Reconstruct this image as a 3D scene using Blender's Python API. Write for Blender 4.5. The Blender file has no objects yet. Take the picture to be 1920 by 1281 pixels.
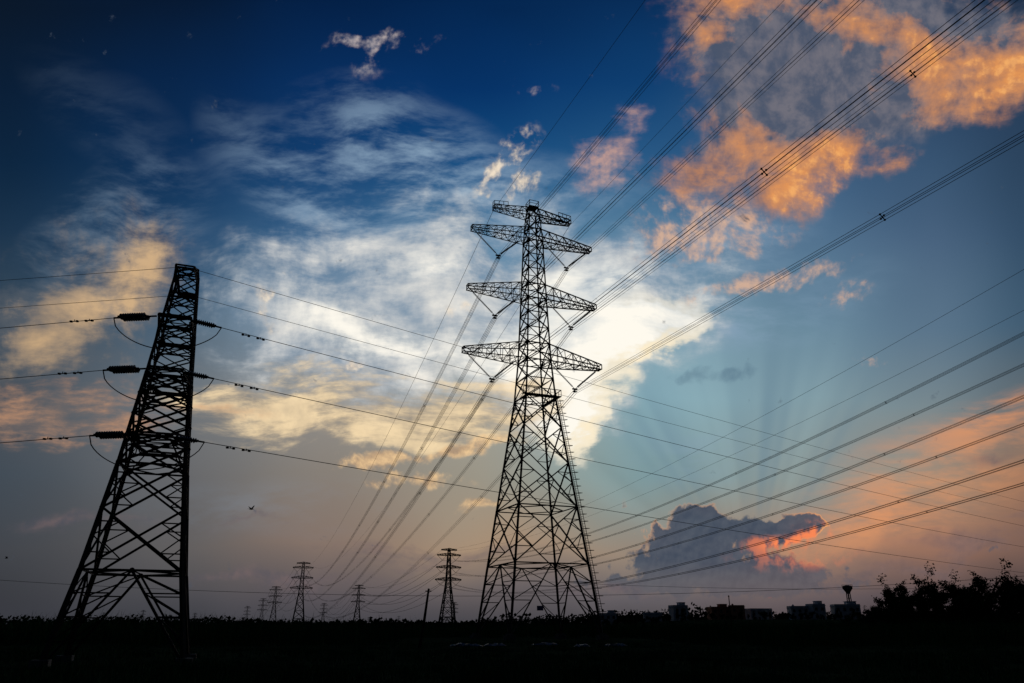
import bpy, math, random
import numpy as np
from mathutils import Vector, Matrix
random.seed(7)
R = math.radians
scene = bpy.context.scene
scene.view_settings.view_transform = 'Standard'
scene.view_settings.look = 'None'
scene.view_settings.exposure = 0
COL = scene.collection
EYE = 1.6
PITCH = 20.9
cp, sp = math.cos(R(PITCH)), math.sin(R(PITCH))

# ------------------------------------------------------------------ helpers
def lin(c):
    o = []
    for v in c:
        v = v / 255.0
        o.append(v / 12.92 if v <= 0.04045 else ((v + 0.055) / 1.055) ** 2.4)
    return (o[0], o[1], o[2], 1.0)

def put(name, data, parent=None, mat=None, loc=(0, 0, 0), rot=0.0, scale=1.0, **props):
    o = bpy.data.objects.new(name, data)
    COL.objects.link(o)
    o.location = loc
    o.rotation_euler = (0, 0, rot)
    o.scale = (scale,) * 3
    if parent is not None:
        o.parent = parent
    if mat is not None and data is not None and len(data.materials) == 0:
        data.materials.append(mat)
    for k, v in props.items():
        o[k] = v
    return o

class MB:
    """collects polygons of one mesh"""
    def __init__(s):
        s.v = []; s.f = []
    def beam(s, a, b, w, prof='L', w2=None):
        a = Vector(a); b = Vector(b)
        d = b - a
        if d.length < 1e-4:
            return
        d.normalize()
        up = Vector((0, 0, 1)) if abs(d.z) < 0.95 else Vector((0.7, 0.7, 0))
        x = d.cross(up).normalized(); y = d.cross(x).normalized()
        w2 = w2 or w
        if prof == 'L':
            t = w * 0.16
            h = w / 2
            pts = [(-h, -h), (h, -h), (h, -h + t), (-h + t, -h + t), (-h + t, h), (-h, h)]
        else:
            h = w / 2; g = w2 / 2
            pts = [(-h, -g), (h, -g), (h, g), (-h, g)]
        n = len(pts); k = len(s.v)
        for p in (a, b):
            for q in pts:
                s.v.append(p + x * q[0] + y * q[1])
        for i in range(n):
            j = (i + 1) % n
            s.f.append((k + i, k + j, k + n + j, k + n + i))
        s.f.append(tuple(k + i for i in range(n))[::-1])
        s.f.append(tuple(k + n + i for i in range(n)))
    def box(s, c, size, rz=0.0):
        cx, cy, cz = c; sx, sy, sz = [q / 2 for q in size]
        k = len(s.v); ca, sa = math.cos(rz), math.sin(rz)
        for dz in (-sz, sz):
            for dx, dy in ((-sx, -sy), (sx, -sy), (sx, sy), (-sx, sy)):
                s.v.append(Vector((cx + dx * ca - dy * sa, cy + dx * sa + dy * ca, cz + dz)))
        for f in ((3, 2, 1, 0), (4, 5, 6, 7), (0, 1, 5, 4), (1, 2, 6, 5), (2, 3, 7, 6), (3, 0, 4, 7)):
            s.f.append(tuple(k + i for i in f))
    def tube(s, pts, rad, n=4):
        k0 = len(s.v); m = len(pts)
        for i, p in enumerate(pts):
            p = Vector(p)
            d = Vector(pts[min(i + 1, m - 1)]) - Vector(pts[max(i - 1, 0)])
            d.normalize()
            up = Vector((0, 0, 1)) if abs(d.z) < 0.95 else Vector((1, 0, 0))
            x = d.cross(up).normalized(); y = x.cross(d).normalized()
            r = rad[i] if isinstance(rad, (list, tuple)) else rad
            for j in range(n):
                a = 2 * math.pi * j / n
                s.v.append(p + (x * math.cos(a) + y * math.sin(a)) * r)
        for i in range(m - 1):
            for j in range(n):
                j2 = (j + 1) % n
                s.f.append((k0 + i * n + j, k0 + i * n + j2, k0 + (i + 1) * n + j2, k0 + (i + 1) * n + j))
        s.f.append(tuple(k0 + j for j in range(n))[::-1])
        s.f.append(tuple(k0 + (m - 1) * n + j for j in range(n)))
    def plate(s, c, nrm, r, t=0.03):
        c = Vector(c); nrm = Vector(nrm).normalized()
        s.tube([c - nrm * t, c + nrm * t], r, 8)
    def mesh(s, name, smooth=False):
        me = bpy.data.meshes.new(name)
        me.from_pydata([tuple(v) for v in s.v], [], s.f)
        if smooth:
            for p in me.polygons: p.use_smooth = True
        me.update()
        return me

# ------------------------------------------------------------------ materials
def mat(name, c1, c2, scale=3.0, rough=0.8, metal=0.0, bump=0.0, detail=5):
    m = bpy.data.materials.new(name); m.use_nodes = True
    nt = m.node_tree; b = nt.nodes['Principled BSDF']
    tc = nt.nodes.new('ShaderNodeTexCoord')
    n = nt.nodes.new('ShaderNodeTexNoise'); n.inputs['Scale'].default_value = scale
    n.inputs['Detail'].default_value = detail
    nt.links.new(tc.outputs['Object'], n.inputs['Vector'])
    r = nt.nodes.new('ShaderNodeValToRGB')
    r.color_ramp.elements[0].position = 0.35; r.color_ramp.elements[1].position = 0.65
    r.color_ramp.elements[0].color = (*c1, 1); r.color_ramp.elements[1].color = (*c2, 1)
    nt.links.new(n.outputs['Fac'], r.inputs['Fac'])
    nt.links.new(r.outputs['Color'], b.inputs['Base Color'])
    b.inputs['Roughness'].default_value = rough
    b.inputs['Metallic'].default_value = metal
    if rough > 0.7: b.inputs['Specular IOR Level'].default_value = 0.12
    if rough > 0.93: b.inputs['Specular IOR Level'].default_value = 0.0
    if bump:
        bp = nt.nodes.new('ShaderNodeBump'); bp.inputs['Strength'].default_value = bump
        nt.links.new(n.outputs['Fac'], bp.inputs['Height'])
        nt.links.new(bp.outputs['Normal'], b.inputs['Normal'])
    return m

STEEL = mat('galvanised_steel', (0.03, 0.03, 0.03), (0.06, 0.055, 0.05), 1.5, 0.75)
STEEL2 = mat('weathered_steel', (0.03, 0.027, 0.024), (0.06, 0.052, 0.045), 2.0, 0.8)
WIRE = mat('aluminium_conductor', (0.03, 0.03, 0.03), (0.045, 0.045, 0.045), 1.0, 0.75)
GLASS = mat('insulator_glaze', (0.08, 0.11, 0.10), (0.13, 0.16, 0.14), 6.0, 0.3)
CONC = mat('concrete', (0.10, 0.10, 0.095), (0.18, 0.17, 0.16), 1.2, 0.9)
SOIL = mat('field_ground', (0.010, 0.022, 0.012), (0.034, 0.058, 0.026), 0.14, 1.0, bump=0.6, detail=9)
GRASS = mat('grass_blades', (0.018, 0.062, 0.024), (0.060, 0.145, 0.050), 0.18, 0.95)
CANE = mat('cane_leaves', (0.022, 0.072, 0.026), (0.06, 0.14, 0.045), 0.1, 0.95)
LEAF = mat('tree_leaves', (0.018, 0.034, 0.015), (0.042, 0.066, 0.028), 0.6, 0.95)
BARK = mat('tree_bark', (0.03, 0.024, 0.018), (0.05, 0.04, 0.03), 2.0, 0.95)
WALLA = mat('painted_plaster', (0.50, 0.52, 0.55), (0.68, 0.68, 0.68), 0.5, 0.9)
WALLB = mat('brick_red_plaster', (0.45, 0.18, 0.10), (0.55, 0.24, 0.14), 0.5, 0.9)
PANE = mat('window_glass', (0.015, 0.02, 0.025), (0.03, 0.035, 0.04), 0.5, 0.15)
WOOD = mat('timber_post', (0.03, 0.024, 0.018), (0.05, 0.04, 0.03), 2.0, 0.95)
PLAST = mat('plastic_sheet', (0.06, 0.08, 0.10), (0.14, 0.17, 0.20), 1.0, 0.5, bump=0.5)
BLUE = mat('blue_sign_paint', (0.02, 0.07, 0.3), (0.03, 0.09, 0.36), 2.0, 0.5)
FEATH = mat('bird_feathers', (0.02, 0.02, 0.02), (0.04, 0.035, 0.03), 5.0, 0.9)

# ------------------------------------------------------------------ SKY DOME
SUN_AZ, SUN_EL = R(17.8), R(3.0)
def ladder(segs):
    out = [segs[0][0]]
    for a, b, st in segs:
        n = max(1, int(round((b - a) / st)))
        out += [a + (b - a) * i / n for i in range(1, n + 1)]
    return np.array(out)
az = ladder([(-180, -60, 6), (-60, -42, 1.5), (-42, 42, 0.17), (42, 60, 1.5), (60, 180, 6)])
el = ladder([(-3, -0.5, 1.25), (-0.5, 52, 0.17), (52, 60, 1.0), (60, 88, 4)])
AZ, EL = np.meshgrid(np.radians(az), np.radians(el))
dx, dy, dz = np.sin(AZ) * np.cos(EL), np.cos(AZ) * np.cos(EL), np.sin(EL)
RAD = 30000.0
front = dy * cp + dz * sp
q = np.maximum(front, 0.12)
# sky chart: plane touching the sky sphere at bearing 0, elevation 20.9 deg
CX = 9.6 + 14 * dx / q
CY = 6.405 - 14 * (-dy * sp + dz * cp) / q
def vnoise(x, y, seed):
    t = np.random.RandomState(seed).rand(256, 256)
    xi = np.floor(x).astype(int); yi = np.floor(y).astype(int)
    fx = x - xi; fy = y - yi
    fx = fx * fx * fx * (fx * (fx * 6 - 15) + 10); fy = fy * fy * fy * (fy * (fy * 6 - 15) + 10)
    a = t[yi % 256, xi % 256]; b = t[yi % 256, (xi + 1) % 256]
    c = t[(yi + 1) % 256, xi % 256]; d = t[(yi + 1) % 256, (xi + 1) % 256]
    return (a * (1 - fx) + b * fx) * (1 - fy) + (c * (1 - fx) + d * fx) * fy
def fbm(x, y, seed, octv=4, rough=.5):
    s = 0; amp = 1; tot = 0
    for o in range(octv):
        s = s + amp * vnoise(x * 2 ** o + 13.7 * o, y * 2 ** o + 5.1 * o, seed + o); tot += amp; amp *= rough
    return s / tot - .5
wx = fbm(CX * .6, CY * .6, 1, 2); wy = fbm(CX * .6, CY * .6, 11, 2)
mx = fbm(CX * 1.9, CY * 1.9, 21, 5, .6); my = fbm(CX * 1.9, CY * 1.9, 31, 5, .6)
UX, UY = CX + .5 * wx, CY + .5 * wy
VX, VY = UX + .55 * mx, UY + .55 * my
def F(blobs, X=VX, Y=VY):
    s = np.zeros_like(X)
    for b in blobs:
        cx, cy, rx, ry = b[:4]; a = R(b[4]) if len(b) > 4 else 0; w = b[5] if len(b) > 5 else 1
        ca, sa = math.cos(a), math.sin(a)
        d1 = ((X - cx) * ca + (Y - cy) * sa) / rx; d2 = (-(X - cx) * sa + (Y - cy) * ca) / ry
        s += w * np.clip(1 - np.sqrt(d1 * d1 + d2 * d2), 0, 1)
    return s
def sms(x, a, b):
    t = np.clip((x - a) / (b - a), 0, 1); return t * t * (3 - 2 * t)
rows = [0, 1.5, 3, 4.5, 6, 7.5, 9, 10.3, 11.2, 11.8]
grid = [
 (0.0, [(10,24,42),(10,30,54),(13,38,64),(28,52,76),(54,72,88),(76,82,90),(66,76,86),(66,69,75),(57,59,65),(48,50,56)]),
 (3.0, [(7,25,50),(8,36,72),(14,48,86),(34,68,102),(72,94,114),(106,112,118),(98,100,104),(94,92,93),(74,74,79),(57,59,64)]),
 (6.0, [(4,32,70),(8,46,94),(18,62,110),(60,100,138),(130,150,166),(144,142,138),(134,126,118),(132,114,104),(89,83,88),(66,66,71)]),
 (9.0, [(4,38,80),(6,50,102),(22,78,128),(86,132,164),(150,168,180),(160,162,154),(154,148,134),(166,141,117),(104,96,97),(71,70,75)]),
 (12.0,[(8,45,88),(14,62,112),(40,88,132),(92,130,158),(128,160,176),(134,170,182),(122,150,154),(148,132,118),(98,95,101),(74,74,79)]),
 (15.0,[(30,55,90),(40,72,110),(60,94,130),(84,116,144),(106,138,158),(128,156,166),(138,150,148),(160,129,110),(98,89,94),(68,65,70)]),
 (17.5,[(30,55,85),(42,68,100),(56,84,114),(72,98,126),(90,116,138),(120,136,142),(162,138,118),(154,113,94),(84,74,79),(52,48,53)]),
 (19.2,[(25,45,70),(36,58,86),(44,68,94),(52,78,104),(65,92,114),(102,110,114),(158,118,94),(120,93,84),(66,59,64),(41,38,43)]),
]
gx = np.array([g[0] for g in grid]); gy = np.array(rows)
G = np.array([[c for c in g[1]] for g in grid], float) / 255
bx, by = CX + .45 * wx, CY + .5 * wy
def idx(v, k):
    i = np.clip(np.searchsorted(k, v) - 1, 0, len(k) - 2); t = np.clip((v - k[i]) / (k[i + 1] - k[i]), 0, 1); return i, t
ii, tx = idx(bx, gx); jj, ty = idx(by, gy)
tx = .5 * tx + .5 * tx * tx * (3 - 2 * tx)
tx, ty = tx[..., None], ty[..., None]
base = (G[ii, jj] * (1 - tx) + G[ii + 1, jj] * tx) * (1 - ty) + (G[ii, jj + 1] * (1 - tx) + G[ii + 1, jj + 1] * tx) * ty
# crepuscular rays fanning up from the hidden sun
ang = np.arctan2(CX - 14.1, 11.2 - CY)
rn = fbm(ang * 5.4 + 44.2, ang * 0 + 3.2, 57, 3, .5)
rm = F([(13.4, 8.0, 4.2, 3.3)], CX, CY) * (.6 + .8 * (wx + .5)) * sms(10.6 - CY, 0, 1.6)
def over(c, col, m):
    m = np.clip(m, 0, 1)[..., None]; return c * (1 - m) + np.array(col) / 255 * m
base = over(base, (176, 208, 210), sms(rn, -.06, .4) * rm * .5)
base = over(base, (92, 122, 142), sms(rn, 0.04, -.34) * rm * .6)
bl = np.where(base <= .04045, base / 12.92, ((base + .055) / 1.055) ** 2.4)
bk = sms(front, .12, .62)[..., None]
bl = np.array(lin((14, 20, 30))[:3]) * (1 - bk) + bl * bk

L = {}
L['chart'] = (UX, UY, CY)
L['base_sky'] = (bl[..., 0], bl[..., 1], bl[..., 2])
veil = F([(7.4,2.6,2.4,1.2,15,.85),(7.6,3.8,3.2,1.6,0),(5.4,3.3,2.4,1.0,40,.55),(2.2,4.6,2.4,1.5,-40,.6),(2.6,2.8,3,1.0,40,.12),(13.5,6.2,2.4,.6,-5,.6),(9.8,4.2,2.8,1.5,0,.9),(12.8,4.6,3.0,1.3,-20,.85),(14.5,5.6,2.6,.9,-10,.4),(13,8.6,2,.8,0,.3),(5.0,9.6,3,.7,0,.2)], UX, UY)
main = F([(7.0,5.3,3.2,2.1,0,.85),(9.4,5.3,3.2,2.3,0,.85),(11.8,5.6,2.8,1.7,-10,.95),(10.4,7.2,1.8,1.8,0,.9),(6.8,6.9,3.6,1.6,15,.85),(5.0,5.4,2.2,1.5,0,.3)])
lob = F([(11.5,6.1,2.1,1.0,-12,1.0),(12.5,6.05,1.2,.6,-20,.65),(10.2,6.8,1.9,1.6,0,.85),(10.5,7.8,.9,1.0,0,1.05),(10.8,5.2,1.7,.8,-20,.4),(7.0,6.3,2.8,.6,14,.6),(8.4,5.2,2.0,1.0,0,.3)])
L['field_a'] = (veil, main, lob)
bright = F([(11.6,6.3,2.4,1.2,-10,1.1),(10.4,7.6,1.6,1.6,0,1.1),(7.0,6.3,2.6,.8,15,.85),(8.3,5.2,2.8,1.4,0,.35),(10.9,8.0,.8,.9,0,.5),(9.2,7.2,1.8,1.2,0,.4)], UX, UY)
rimf = F([(12.2,6.6,1.8,1.3),(10.9,8.0,1.2,1.2)], CX, CY)
cream = F([(5.4,7.9,2.6,.8,4,.75),(8.2,7.9,2.4,.75,-6,.85),(6.6,7.3,2.6,.8,10,.65),(4.2,7.4,1.8,.6,15,.45),(9.6,7.5,1.2,1.0,0,.6),(8.0,8.3,2.0,.4,-5,.5)])
L['field_b'] = (bright, rimf, cream)
streak = F([(7.6,8.72,1.7,.22,-8,.85),(7.8,9.15,1.3,.2,-5,.75),(6.9,8.85,.9,.25,10,.5),(8.9,8.4,.9,.2,-15,.9),(9.2,9.4,1.2,.16,-8,.55)], UX + .25 * mx, UY + .25 * my)
left = F([(2.0,5.3,2.6,1.3,-35,.65),(2.9,4.8,1.0,.9,-60,.5),(1.2,6.1,2.6,1.0,-20,.6),(0.2,6.0,1.8,1.2,0,.5),(1.8,6.8,1.6,.7,0,.35),(1.4,4.4,1.8,.8,-35,.3)])
leftb = F([(2.9,4.9,1.1,.9,-50,.95),(1.7,6.0,1.7,.8,-30,.65),(2.3,5.5,1.5,.8,-30,.45)], UX, UY)
L['field_c'] = (streak, left, leftb)
leftlow = F([(1.0,7.8,3.2,.6,4,.95),(0.4,8.2,2.2,.5,0,.7),(1.5,7.3,1.8,.4,0,.5),(4.2,7.7,1.0,.3,0,.4)])
grey = F([(7.15,.76,1.3,.3,-4,.85),(6.5,.7,.5,.2,20,.45),(6.9,1.3,.6,.4,-50,.35),(10.1,1.5,.6,.25,20,.35)], UX + .5 * mx, UY + .5 * my)
creambits = F([(9.15,3.3,.7,.22,-38,.9),(9.75,3.35,.5,.32,-30,.9),(9.6,2.75,.8,.4,-30,.45),(5.5,5.25,.3,.2,0,.9),(5.0,5.85,.25,.45,0,.7),(6.9,6.8,.3,.2,0,.6),(8.8,5.95,.5,.25,0,.5)], UX + .5 * mx, UY + .5 * my)
L['field_d'] = (leftlow, grey, creambits)
pink = F([(11.6,3.0,1.0,.8,-10,.9),(12.0,2.2,.5,.35,0,.5),(11.2,3.4,.7,.5,0,.5)])
peach = F([(14.4,5.2,2.1,.3,-14,.9),(13.6,4.3,1.5,.7,-10,.75),(15.9,5.4,.7,.3,-8,.6),(16.4,6.55,.5,.15,0,.6),(12.6,4.6,1.2,.45,-10,.6),(12.9,4.0,1.4,.7,-20,.55)], UX + .35 * mx, UY + .35 * my)
darkbits = F([(13.0,7.1,.9,.2,-4,.85),(13.75,6.98,.6,.15,-4,.75)], UX + .45 * mx, UY + .4 * my)
L['field_e'] = (pink, peach, darkbits)
ur = F([(13.4,.5,1.3,1.4,40,.95),(15.0,1.0,2.8,2.1,-10,1.35),(14.1,2.6,2.1,1.4,-38,1.05),(15.0,3.1,1.4,1.1,-20,1.0),(17.2,.7,3.0,1.9,0,1.4),(18.8,1.3,2.0,1.3,10,1.1),(16.3,2.5,1.6,1.1,-10,.95),(14.75,3.8,.6,.5,0,.6),(13.0,3.3,1.2,.7,-20,.6),(17.5,2.3,1.1,.9,0,.5)])
thick = F([(14.3,1.3,1.7,1.4,0,1.15),(15.6,1.2,1.9,1.1,0,.85),(14.7,2.1,1.7,.9,0,.6),(16.8,1.9,2.0,.8,0,.85),(17.4,.1,2.2,.6,0,.9),(18.8,.3,1.0,.5,0,.5)])
warm = F([(18.2,1.5,2.0,1.0,0,1.0),(15.2,3.2,1.8,1.1,0,.8),(13.9,2.8,1.5,.8,-30,.4),(13.2,.6,.7,1.0,20,.6),(16.6,2.8,1,.7,0,.6),(16.2,.5,1.3,.5,0,.5)])
L['field_f'] = (ur, thick, warm)
glow = F([(17.8,8.7,3.2,1.1,-18,.9),(16.5,9.9,3.0,.8,-10,.7),(19,7.6,1.8,.35,-20,.9)], CX, CY)
dk = F([(13.0,9.95,.95,.55,0,1.1),(13.2,9.6,.45,.26,0,.45),(12.4,10.2,1.1,.45,0,.85),(14.3,9.98,1.0,.32,0,1.15),(15.15,9.85,.6,.28,0,1.05),(14.9,10.0,.9,.3,0,.7),(13.6,10.6,2.3,.55,0,1.1),(15.0,10.9,1.8,.4,0,.7),(12.2,10.9,2.3,.45,0,.6)], UX + .35 * mx, UY + .3 * my)
toplight = F([(12.2,9.8,.8,.7,0,.45),(15.4,9.9,.9,.6,0,1.4),(13.3,9.4,.9,.4,0,.4)], CX, CY)
L['field_g'] = (glow, dk, toplight)
red = F([(14.8,10.2,1.0,.22,-8,1.2),(15.35,10.0,.45,.22,0,.8),(15.0,10.5,1.6,.2,0,.45)], UX + .5 * mx, UY + .35 * my)
glint = F([(14.44,11.22,.1,.02)], CX, CY)
lowbank = F([(18.7,8.5,.8,.25,-8,1.0),(17.9,10.2,1.8,.4,-4,.8),(16.6,10.7,2.2,.4,0,.7),(19,9.6,1.2,.3,-8,.6),(4.8,9.75,1.0,.18,0,.6),(2.0,9.9,2.4,.35,0,.6),(8,10.5,3.0,.35,0,.7),(5.5,10.9,3.4,.3,0,.6),(11.5,11.0,2.4,.3,0,.6)])
L['field_h'] = (red, glint, lowbank)

nv, nu = AZ.shape
me = bpy.data.meshes.new('sky')
co_ = np.stack([dx * RAD, dy * RAD, dz * RAD], -1).reshape(-1, 3).astype(np.float32)
J, I = np.meshgrid(np.arange(nv - 1), np.arange(nu - 1), indexing='ij')
a = (J * nu + I).ravel()
quads = np.stack([a, a + nu, a + nu + 1, a + 1], -1).astype(np.int32)
me.vertices.add(len(co_)); me.vertices.foreach_set('co', co_.ravel())
me.loops.add(quads.size); me.loops.foreach_set('vertex_index', quads.ravel())
me.polygons.add(len(quads)); me.polygons.foreach_set('loop_start', np.arange(0, quads.size, 4, dtype=np.int32))
me.update(calc_edges=True)
for k, (a_, b_, c_) in L.items():
    at = me.attributes.new(k, 'FLOAT_VECTOR', 'POINT')
    at.data.foreach_set('vector', np.stack([a_, b_, c_], -1).reshape(-1).astype(np.float32))
sm = bpy.data.materials.new('evening_sky'); sm.use_nodes = True
try: sm.cycles.emission_sampling = 'NONE'
except Exception: pass
me.materials.append(sm)
put('sky', me, kind='structure', label='sunset sky with glowing white and orange clouds', category='sky')
nt = sm.node_tree
for n in list(nt.nodes): nt.nodes.remove(n)
def setin(sock, v):
    if isinstance(v, bpy.types.NodeSocket): nt.links.new(v, sock)
    else: sock.default_value = v
def M(op, a, b=0.0, c=0.0, clamp=False):
    n = nt.nodes.new('ShaderNodeMath'); n.operation = op; n.use_clamp = clamp
    setin(n.inputs[0], a); setin(n.inputs[1], b)
    if op == 'MULTIPLY_ADD': setin(n.inputs[2], c)
    return n.outputs[0]
def SM(x, lo, hi, o0=0.0, o1=1.0):
    n = nt.nodes.new('ShaderNodeMapRange'); n.interpolation_type = 'SMOOTHSTEP'; n.clamp = True
    setin(n.inputs['Value'], x)
    n.inputs['From Min'].default_value = lo; n.inputs['From Max'].default_value = hi
    n.inputs['To Min'].default_value = o0; n.inputs['To Max'].default_value = o1
    return n.outputs['Result']
def MAPP(vec, loc=(0, 0, 0), rot=0.0, scl=(1, 1, 1)):
    n = nt.nodes.new('ShaderNodeMapping'); setin(n.inputs['Vector'], vec); n.inputs['Location'].default_value = loc
    n.inputs['Rotation'].default_value = (0, 0, R(rot)); n.inputs['Scale'].default_value = scl
    return n.outputs[0]
def NOI(vec, scale, detail=6, rough=0.55, dist=0.0):
    n = nt.nodes.new('ShaderNodeTexNoise'); n.noise_dimensions = '2D'
    setin(n.inputs['Vector'], vec); n.inputs['Scale'].default_value = scale
    n.inputs['Detail'].default_value = detail; n.inputs['Roughness'].default_value = rough
    n.inputs['Distortion'].default_value = dist
    return n.outputs['Fac']
def MIX(f, a, b, mode='MIX'):
    n = nt.nodes.new('ShaderNodeMix'); n.data_type = 'RGBA'; n.blend_type = mode
    setin(n.inputs[0], f)
    setin(n.inputs[6], lin(a) if isinstance(a, tuple) and len(a) == 3 else a)
    setin(n.inputs[7], lin(b) if isinstance(b, tuple) and len(b) == 3 else b)
    return n.outputs[2]
def ATT(name, split=True):
    n = nt.nodes.new('ShaderNodeAttribute'); n.attribute_name = name; n.attribute_type = 'GEOMETRY'
    if not split: return n.outputs['Vector']
    s = nt.nodes.new('ShaderNodeSeparateXYZ'); nt.links.new(n.outputs['Vector'], s.inputs[0]); return s.outputs
U = ATT('chart', False)
n_big = NOI(U, 0.9, 8, 0.6)
n_fin = NOI(U, 2.4, 8, 0.58)
n_fin2 = NOI(MAPP(U, (0.05, 0.08, 0)), 2.4, 5, 0.56)
n_str = NOI(MAPP(U, rot=-38, scl=(0.5, 1.5, 1)), 1.1, 8, 0.62)
n_fan = NOI(MAPP(U, rot=22, scl=(0.55, 1.7, 1)), 1.2, 8, 0.62)
n_hor = NOI(MAPP(U, rot=8, scl=(0.5, 1.9, 1)), 1.0, 8, 0.62)
relief = M('MULTIPLY_ADD', M('SUBTRACT', n_fin, n_fin2), 3.2, 0.5, clamp=True)
n_mix = M('MULTIPLY_ADD', n_big, 0.5, M('MULTIPLY', n_str, 0.5))
n_mix2 = M('MULTIPLY_ADD', n_big, 0.45, M('MULTIPLY', n_fan, 0.55))
sky = ATT('base_sky', False)
veil, f_main, f_lob = ATT('field_a')
vm = M('MULTIPLY', veil, SM(n_str, 0.34, 0.74), clamp=True)
sky = MIX(vm, sky, (136, 162, 186))
def cloud(sky, f, noise, amp, lo, hi, dark, light, shade, op=1.0):
    m = SM(M('MULTIPLY_ADD', M('SUBTRACT', noise, 0.5), amp, f), lo, hi)
    m = M('MULTIPLY', m, M('MULTIPLY', SM(f, 0.02, 0.3), op))
    return MIX(m, sky, MIX(shade, dark, light)), m
f_bright, f_rim, f_cream = ATT('field_b')
sh_main = M('ADD', M('MULTIPLY', f_bright, 0.75), M('MULTIPLY_ADD', M('SUBTRACT', n_mix, 0.5), 3.0, 0.18), clamp=True)
sky, m_main = cloud(sky, f_main, n_mix, 2.7, 0.0, 1.15, (120,144,168), (242,237,227), sh_main, 0.95)
lob_sh = M('ADD', M('MULTIPLY', f_bright, 0.8), M('MULTIPLY_ADD', M('SUBTRACT', n_mix2, 0.5), 2.4, 0.32), clamp=True)
sky, m_lob = cloud(sky, f_lob, n_mix2, 2.2, 0.08, 0.8, (160,180,196), (255,250,238), lob_sh, 1.0)
edge = M('MULTIPLY', M('MULTIPLY', m_lob, M('SUBTRACT', 1.0, m_lob)), M('MULTIPLY', f_rim, 4.2), clamp=True)
sky = MIX(edge, sky, (255, 238, 204))
cream_sh = M('ADD', SM(n_hor, 0.34, 0.66, 0.05, 0.9), M('MULTIPLY', M('SUBTRACT', n_fin, 0.5), 1.0), clamp=True)
sky, _ = cloud(sky, f_cream, n_hor, 2.6, 0.05, 0.95, (158,144,126), (250,222,176), cream_sh, 0.88)
f_streak, f_left, f_leftb = ATT('field_c')
sky, _ = cloud(sky, f_streak, n_fin, 2.0, 0.15, 0.85, (180,146,114), (250,208,152), relief, 0.75)
left_sh = M('ADD', M('MULTIPLY', f_leftb, 0.8), M('MULTIPLY', M('SUBTRACT', n_mix, 0.47), 3.0), clamp=True)
sky, _ = cloud(sky, f_left, n_mix, 3.2, 0.0, 1.15, (94,98,104), (220,182,134), left_sh, 0.85)
f_leftlow, f_grey, f_cbits = ATT('field_d')
sky, _ = cloud(sky, f_leftlow, n_hor, 2.6, 0.05, 1.0, (122,108,102), (206,152,112), M('MULTIPLY', cream_sh, 0.9), 0.8)
sky, _ = cloud(sky, f_grey, n_fin, 3.0, 0.1, 1.3, (96,104,126), (200,186,182), relief, 0.8)
sky, _ = cloud(sky, f_cbits, n_fin, 3.0, 0.1, 1.1, (165,155,150), (252,232,204), relief, 0.85)
f_pink, f_peach, f_dbits = ATT('field_e')
sky, _ = cloud(sky, f_pink, n_mix, 2.6, 0.1, 1.05, (120,126,148), (226,176,152), M('ADD', relief, 0.1), 0.82)
sky, _ = cloud(sky, f_peach, n_fin, 2.4, 0.05, 1.05, (132,132,146), (232,184,148), M('ADD', relief, 0.1), 0.72)
sky, _ = cloud(sky, f_dbits, n_fin, 2.2, 0.05, 1.0, (74,104,128), (104,134,150), relief, 0.6)
f_ur, f_thick, f_warm = ATT('field_f')
n_ur = M('MULTIPLY_ADD', n_big, 0.7, M('MULTIPLY', n_fin, 0.3))
n_urs = M('MULTIPLY_ADD', n_ur, 0.55, M('MULTIPLY', n_str, 0.45))
n_shu = M('MULTIPLY_ADD', n_ur, 0.75, M('MULTIPLY', n_str, 0.25))
sh_ur = M('ADD', M('MULTIPLY_ADD', M('SUBTRACT', n_shu, 0.48), 4.0, M('MULTIPLY', f_warm, 0.8)), M('MULTIPLY_ADD', f_thick, -0.72, 0.16), clamp=True)
sky, m_ur = cloud(sky, f_ur, n_urs, 2.6, 0.1, 1.15, MIX(SM(n_fin, 0.3, 0.7), (76,86,106), (114,112,122)), (228,150,86), sh_ur, 0.95)
hot = M('MULTIPLY', SM(M('ADD', sh_ur, M('MULTIPLY', M('SUBTRACT', relief, 0.5), 0.5)), 0.75, 1.35), m_ur)
sky = MIX(M('MULTIPLY', hot, 0.65), sky, (255, 188, 114))
f_glow, f_dk, f_top = ATT('field_g')
sky = MIX(M('MULTIPLY', M('MULTIPLY', f_glow, SM(n_hor, 0.3, 0.7)), 1.0, clamp=True), sky, (228, 152, 102))
dd = M('MULTIPLY_ADD', M('SUBTRACT', n_fin, 0.5), 1.5, f_dk)
mrim = SM(dd, 0.25, 0.38); mcore = SM(dd, 0.29, 0.55)
cs = nt.nodes.new('ShaderNodeSeparateXYZ'); nt.links.new(U, cs.inputs[0]); cy_ = cs.outputs[2]
sky = MIX(M('MULTIPLY', mrim, f_top, clamp=True), sky, (246, 168, 108))
sky = MIX(M('MULTIPLY', mcore, SM(cy_, 10.4, 11.4, 0.95, 0.3)), sky, MIX(relief, (54, 70, 90), (72, 84, 100)))
f_red, f_glint, f_bank = ATT('field_h')
sky = MIX(M('MULTIPLY', M('MULTIPLY', f_red, SM(n_fin, 0.44, 0.62)), 1.2, clamp=True), sky, (248, 134, 86))
sky = MIX(SM(f_glint, 0.1, 0.6), sky, (240, 96, 72))
sky, _ = cloud(sky, f_bank, n_hor, 2.2, 0.05, 1.0, (84,82,94), (118,100,102), relief, 0.6)
sky = MIX(SM(cy_, 10.9, 11.85, 0.0, 0.45), sky, (66, 67, 76))
em = nt.nodes.new('ShaderNodeEmission'); nt.links.new(sky, em.inputs['Color'])
tr = nt.nodes.new('ShaderNodeBsdfTransparent'); ad = nt.nodes.new('ShaderNodeAddShader')
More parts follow.
